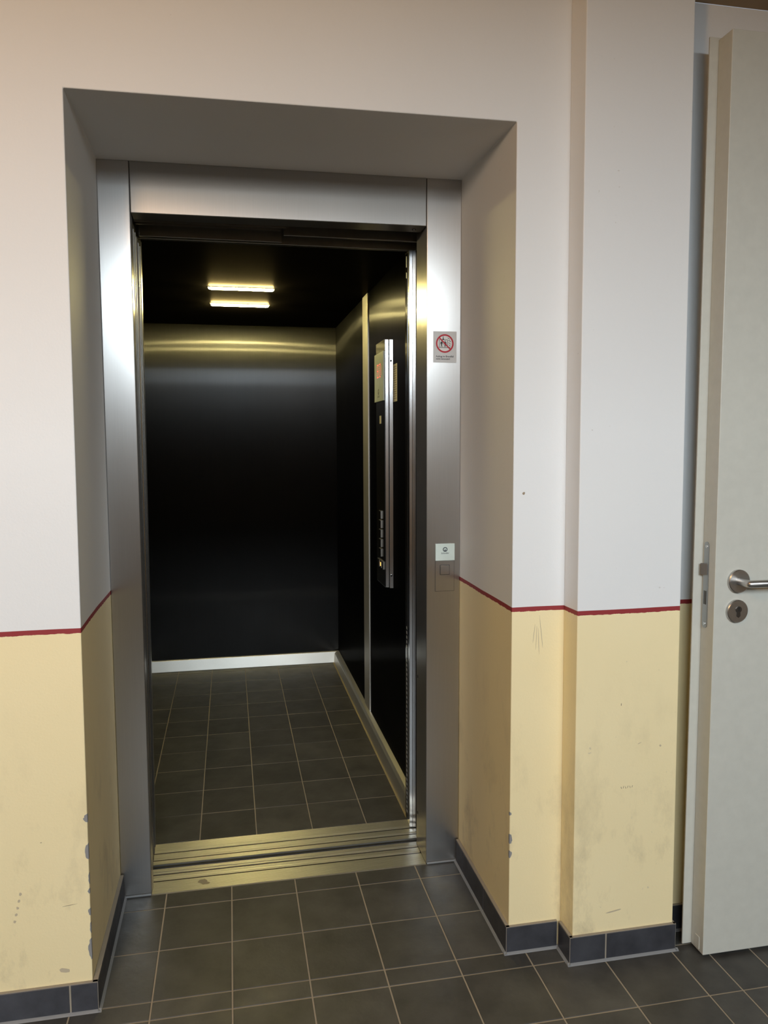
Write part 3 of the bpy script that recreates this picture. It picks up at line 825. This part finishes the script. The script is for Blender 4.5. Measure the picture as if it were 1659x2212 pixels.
cl_ = thing('call_panel', 'lift call panel with pale glass nameplate above a square steel button on the right jamb', 'call panel', (0.9625, YF, 0.943))
bx('plate_joint', 'black', cl_, 0.9296, 0.9954, YF - 0.0005, YF, 0.9421, 1.0450)
pl = bx('plate', 'steel', cl_, 0.9305, 0.9945, YF - 0.0012, YF, 0.9430, 1.0440, 0.0005)
gp = bx('nameplate_glass', plain('mint_white_glass', (0.68, 0.78, 0.74), 0.15), cl_, 0.9300, 0.9955, YF - 0.0055, YF, 1.0452, 1.1015, 0.0012)
maker_mark('maker_mark', gp, (0.9625, YF - 0.0056, 1.0825), UX, UY, 0.0080, 0.0072, 'greyink')
bx('button_gap', 'black', pl, 0.9460, 0.9790, YF - 0.0016, YF - 0.0011, 0.9975, 1.0305)
bx('call_button', 'steel', cl_, 0.9475, 0.9775, YF - 0.0034, YF - 0.0013, 0.9990, 1.0290, 0.0007)

# ------------------------------------------------------------------ open hall door at the right
DX, DY, DZ0, DZ1, DW = 1.534, -0.137, 0.010, 2.461, 0.96
dr = thing('door_1', 'tall pale grey rebated door standing open in front of the wall, lever handle showing', 'door', (DX + DW / 2, DY + 0.03, 0), kind='structure')
bm = bmesh.new()
hexa(bm, [(DX, DY, DZ0), (DX + DW, DY, DZ0), (DX + DW, DY + 0.0565, DZ0), (DX, DY + 0.0565, DZ0)],
     [(DX - 0.009, DY, DZ1), (DX + DW, DY, DZ1), (DX + DW, DY + 0.0565, DZ1), (DX - 0.009, DY + 0.0565, DZ1)])
leaf = obj('leaf', bm, 'doorpaint', dr, 0.0016)
bm = bmesh.new()
hexa(bm, [(DX - 0.027, DY + 0.0570, DZ0), (DX + DW + 0.02, DY + 0.0570, DZ0), (DX + DW + 0.02, DY + 0.062, DZ0), (DX - 0.027, DY + 0.062, DZ0)],
     [(DX - 0.034, DY + 0.0570, DZ1 + 0.006), (DX + DW + 0.02, DY + 0.0570, DZ1 + 0.006), (DX + DW + 0.02, DY + 0.062, DZ1 + 0.006), (DX - 0.034, DY + 0.062, DZ1 + 0.006)])
obj('rebate_lip', bm, 'doorpaint', dr, 0.0010)
# lock front plate
ex = lambda z: DX - 0.009 * (z - DZ0) / (DZ1 - DZ0)
def stadium(yc, z0, z1, w, n=8):
    r = w / 2; p = []
    for k in range(n + 1): a = math.pi * k / n; p.append((yc + r * math.cos(a), z1 - r + r * math.sin(a)))
    for k in range(n + 1): a = math.pi + math.pi * k / n; p.append((yc + r * math.cos(a), z0 + r + r * math.sin(a)))
    return p
bm = bmesh.new(); prism(bm, [(ex(1.05) - 0.0018, y, z) for y, z in stadium(-0.0985, 0.930, 1.166, 0.0215)], (0.0022, 0, 0))
lk = obj('lock_plate', bm, 'lockplate', dr)
bm = bmesh.new()
prism(bm, [(ex(1.05) - 0.0130, -0.0895, 1.076), (ex(1.05) - 0.0005, -0.0895, 1.076), (ex(1.05) - 0.0005, -0.1055, 1.076), (ex(1.05) - 0.0030, -0.1055, 1.076)], (0, 0, 0.031))
obj('latch_bolt', bm, 'lockplate', lk, 0.0006)
bx('dead_bolt', 'groove', lk, ex(1.05) - 0.0024, ex(1.05) - 0.0016, -0.1035, -0.0925, 0.9950, 1.0320)
for z in (1.153, 0.942):
    bm = bmesh.new(); tube(bm, [(ex(1.05) - 0.0016, -0.0985, z), (ex(1.05) - 0.0026, -0.0985, z)], 0.0042, 10)
    obj('screw', bm, 'chrome', lk)
# lever handle and keyhole rose
hx, hz = 1.598, 1.063
bm = bmesh.new(); tube(bm, [(hx, DY, hz), (hx, DY - 0.0075, hz), (hx, DY - 0.0095, hz)], [0.0315, 0.0315, 0.0295], 40)
hd = obj('handle_rose', bm, 'handle', dr, smooth=True)
bm = bmesh.new()
pth = [(hx, DY - 0.009, hz), (hx, DY - 0.046, hz)]
for k in range(1, 3):
    a = math.pi / 2 * k / 3; pth.append((hx + 0.005 * (1 - math.cos(a)), DY - 0.046 - 0.005 * math.sin(a), hz))
pth.append((hx + 0.135, DY - 0.051, hz))
tube(bm, pth, 0.0100, 24)
obj('lever', bm, 'handle', hd, smooth=True, ang=60)
bm = bmesh.new(); tube(bm, [(1.596, DY, 0.982), (1.596, DY - 0.0075, 0.982), (1.596, DY - 0.0095, 0.982)], [0.031, 0.031, 0.029], 40)
kr = obj('keyhole_rose', bm, 'handle', dr, smooth=True)
bm = bmesh.new()
pts = [(1.597 + 0.0085 * math.cos(a), DY - 0.0096, 0.9875 + 0.0085 * math.sin(a)) for a in [math.radians(-60 + 300 * k / 16) for k in range(17)]]
pts += [(1.597 - 0.005, DY - 0.0096, 0.970), (1.597, DY - 0.0096, 0.9655), (1.597 + 0.005, DY - 0.0096, 0.970)]
prism(bm, pts, (0, -0.0022, 0))
obj('lock_cylinder', bm, 'groove', kr)
bx('key_slot', 'black', kr, 1.5955, 1.5985, DY - 0.0121, DY - 0.0117, 0.983, 0.993)
bx('drop_seal_cap', 'doorpaint', dr, DX - 0.0016, DX + 0.001, -0.120, -0.100, 0.016, 0.052, 0.001)
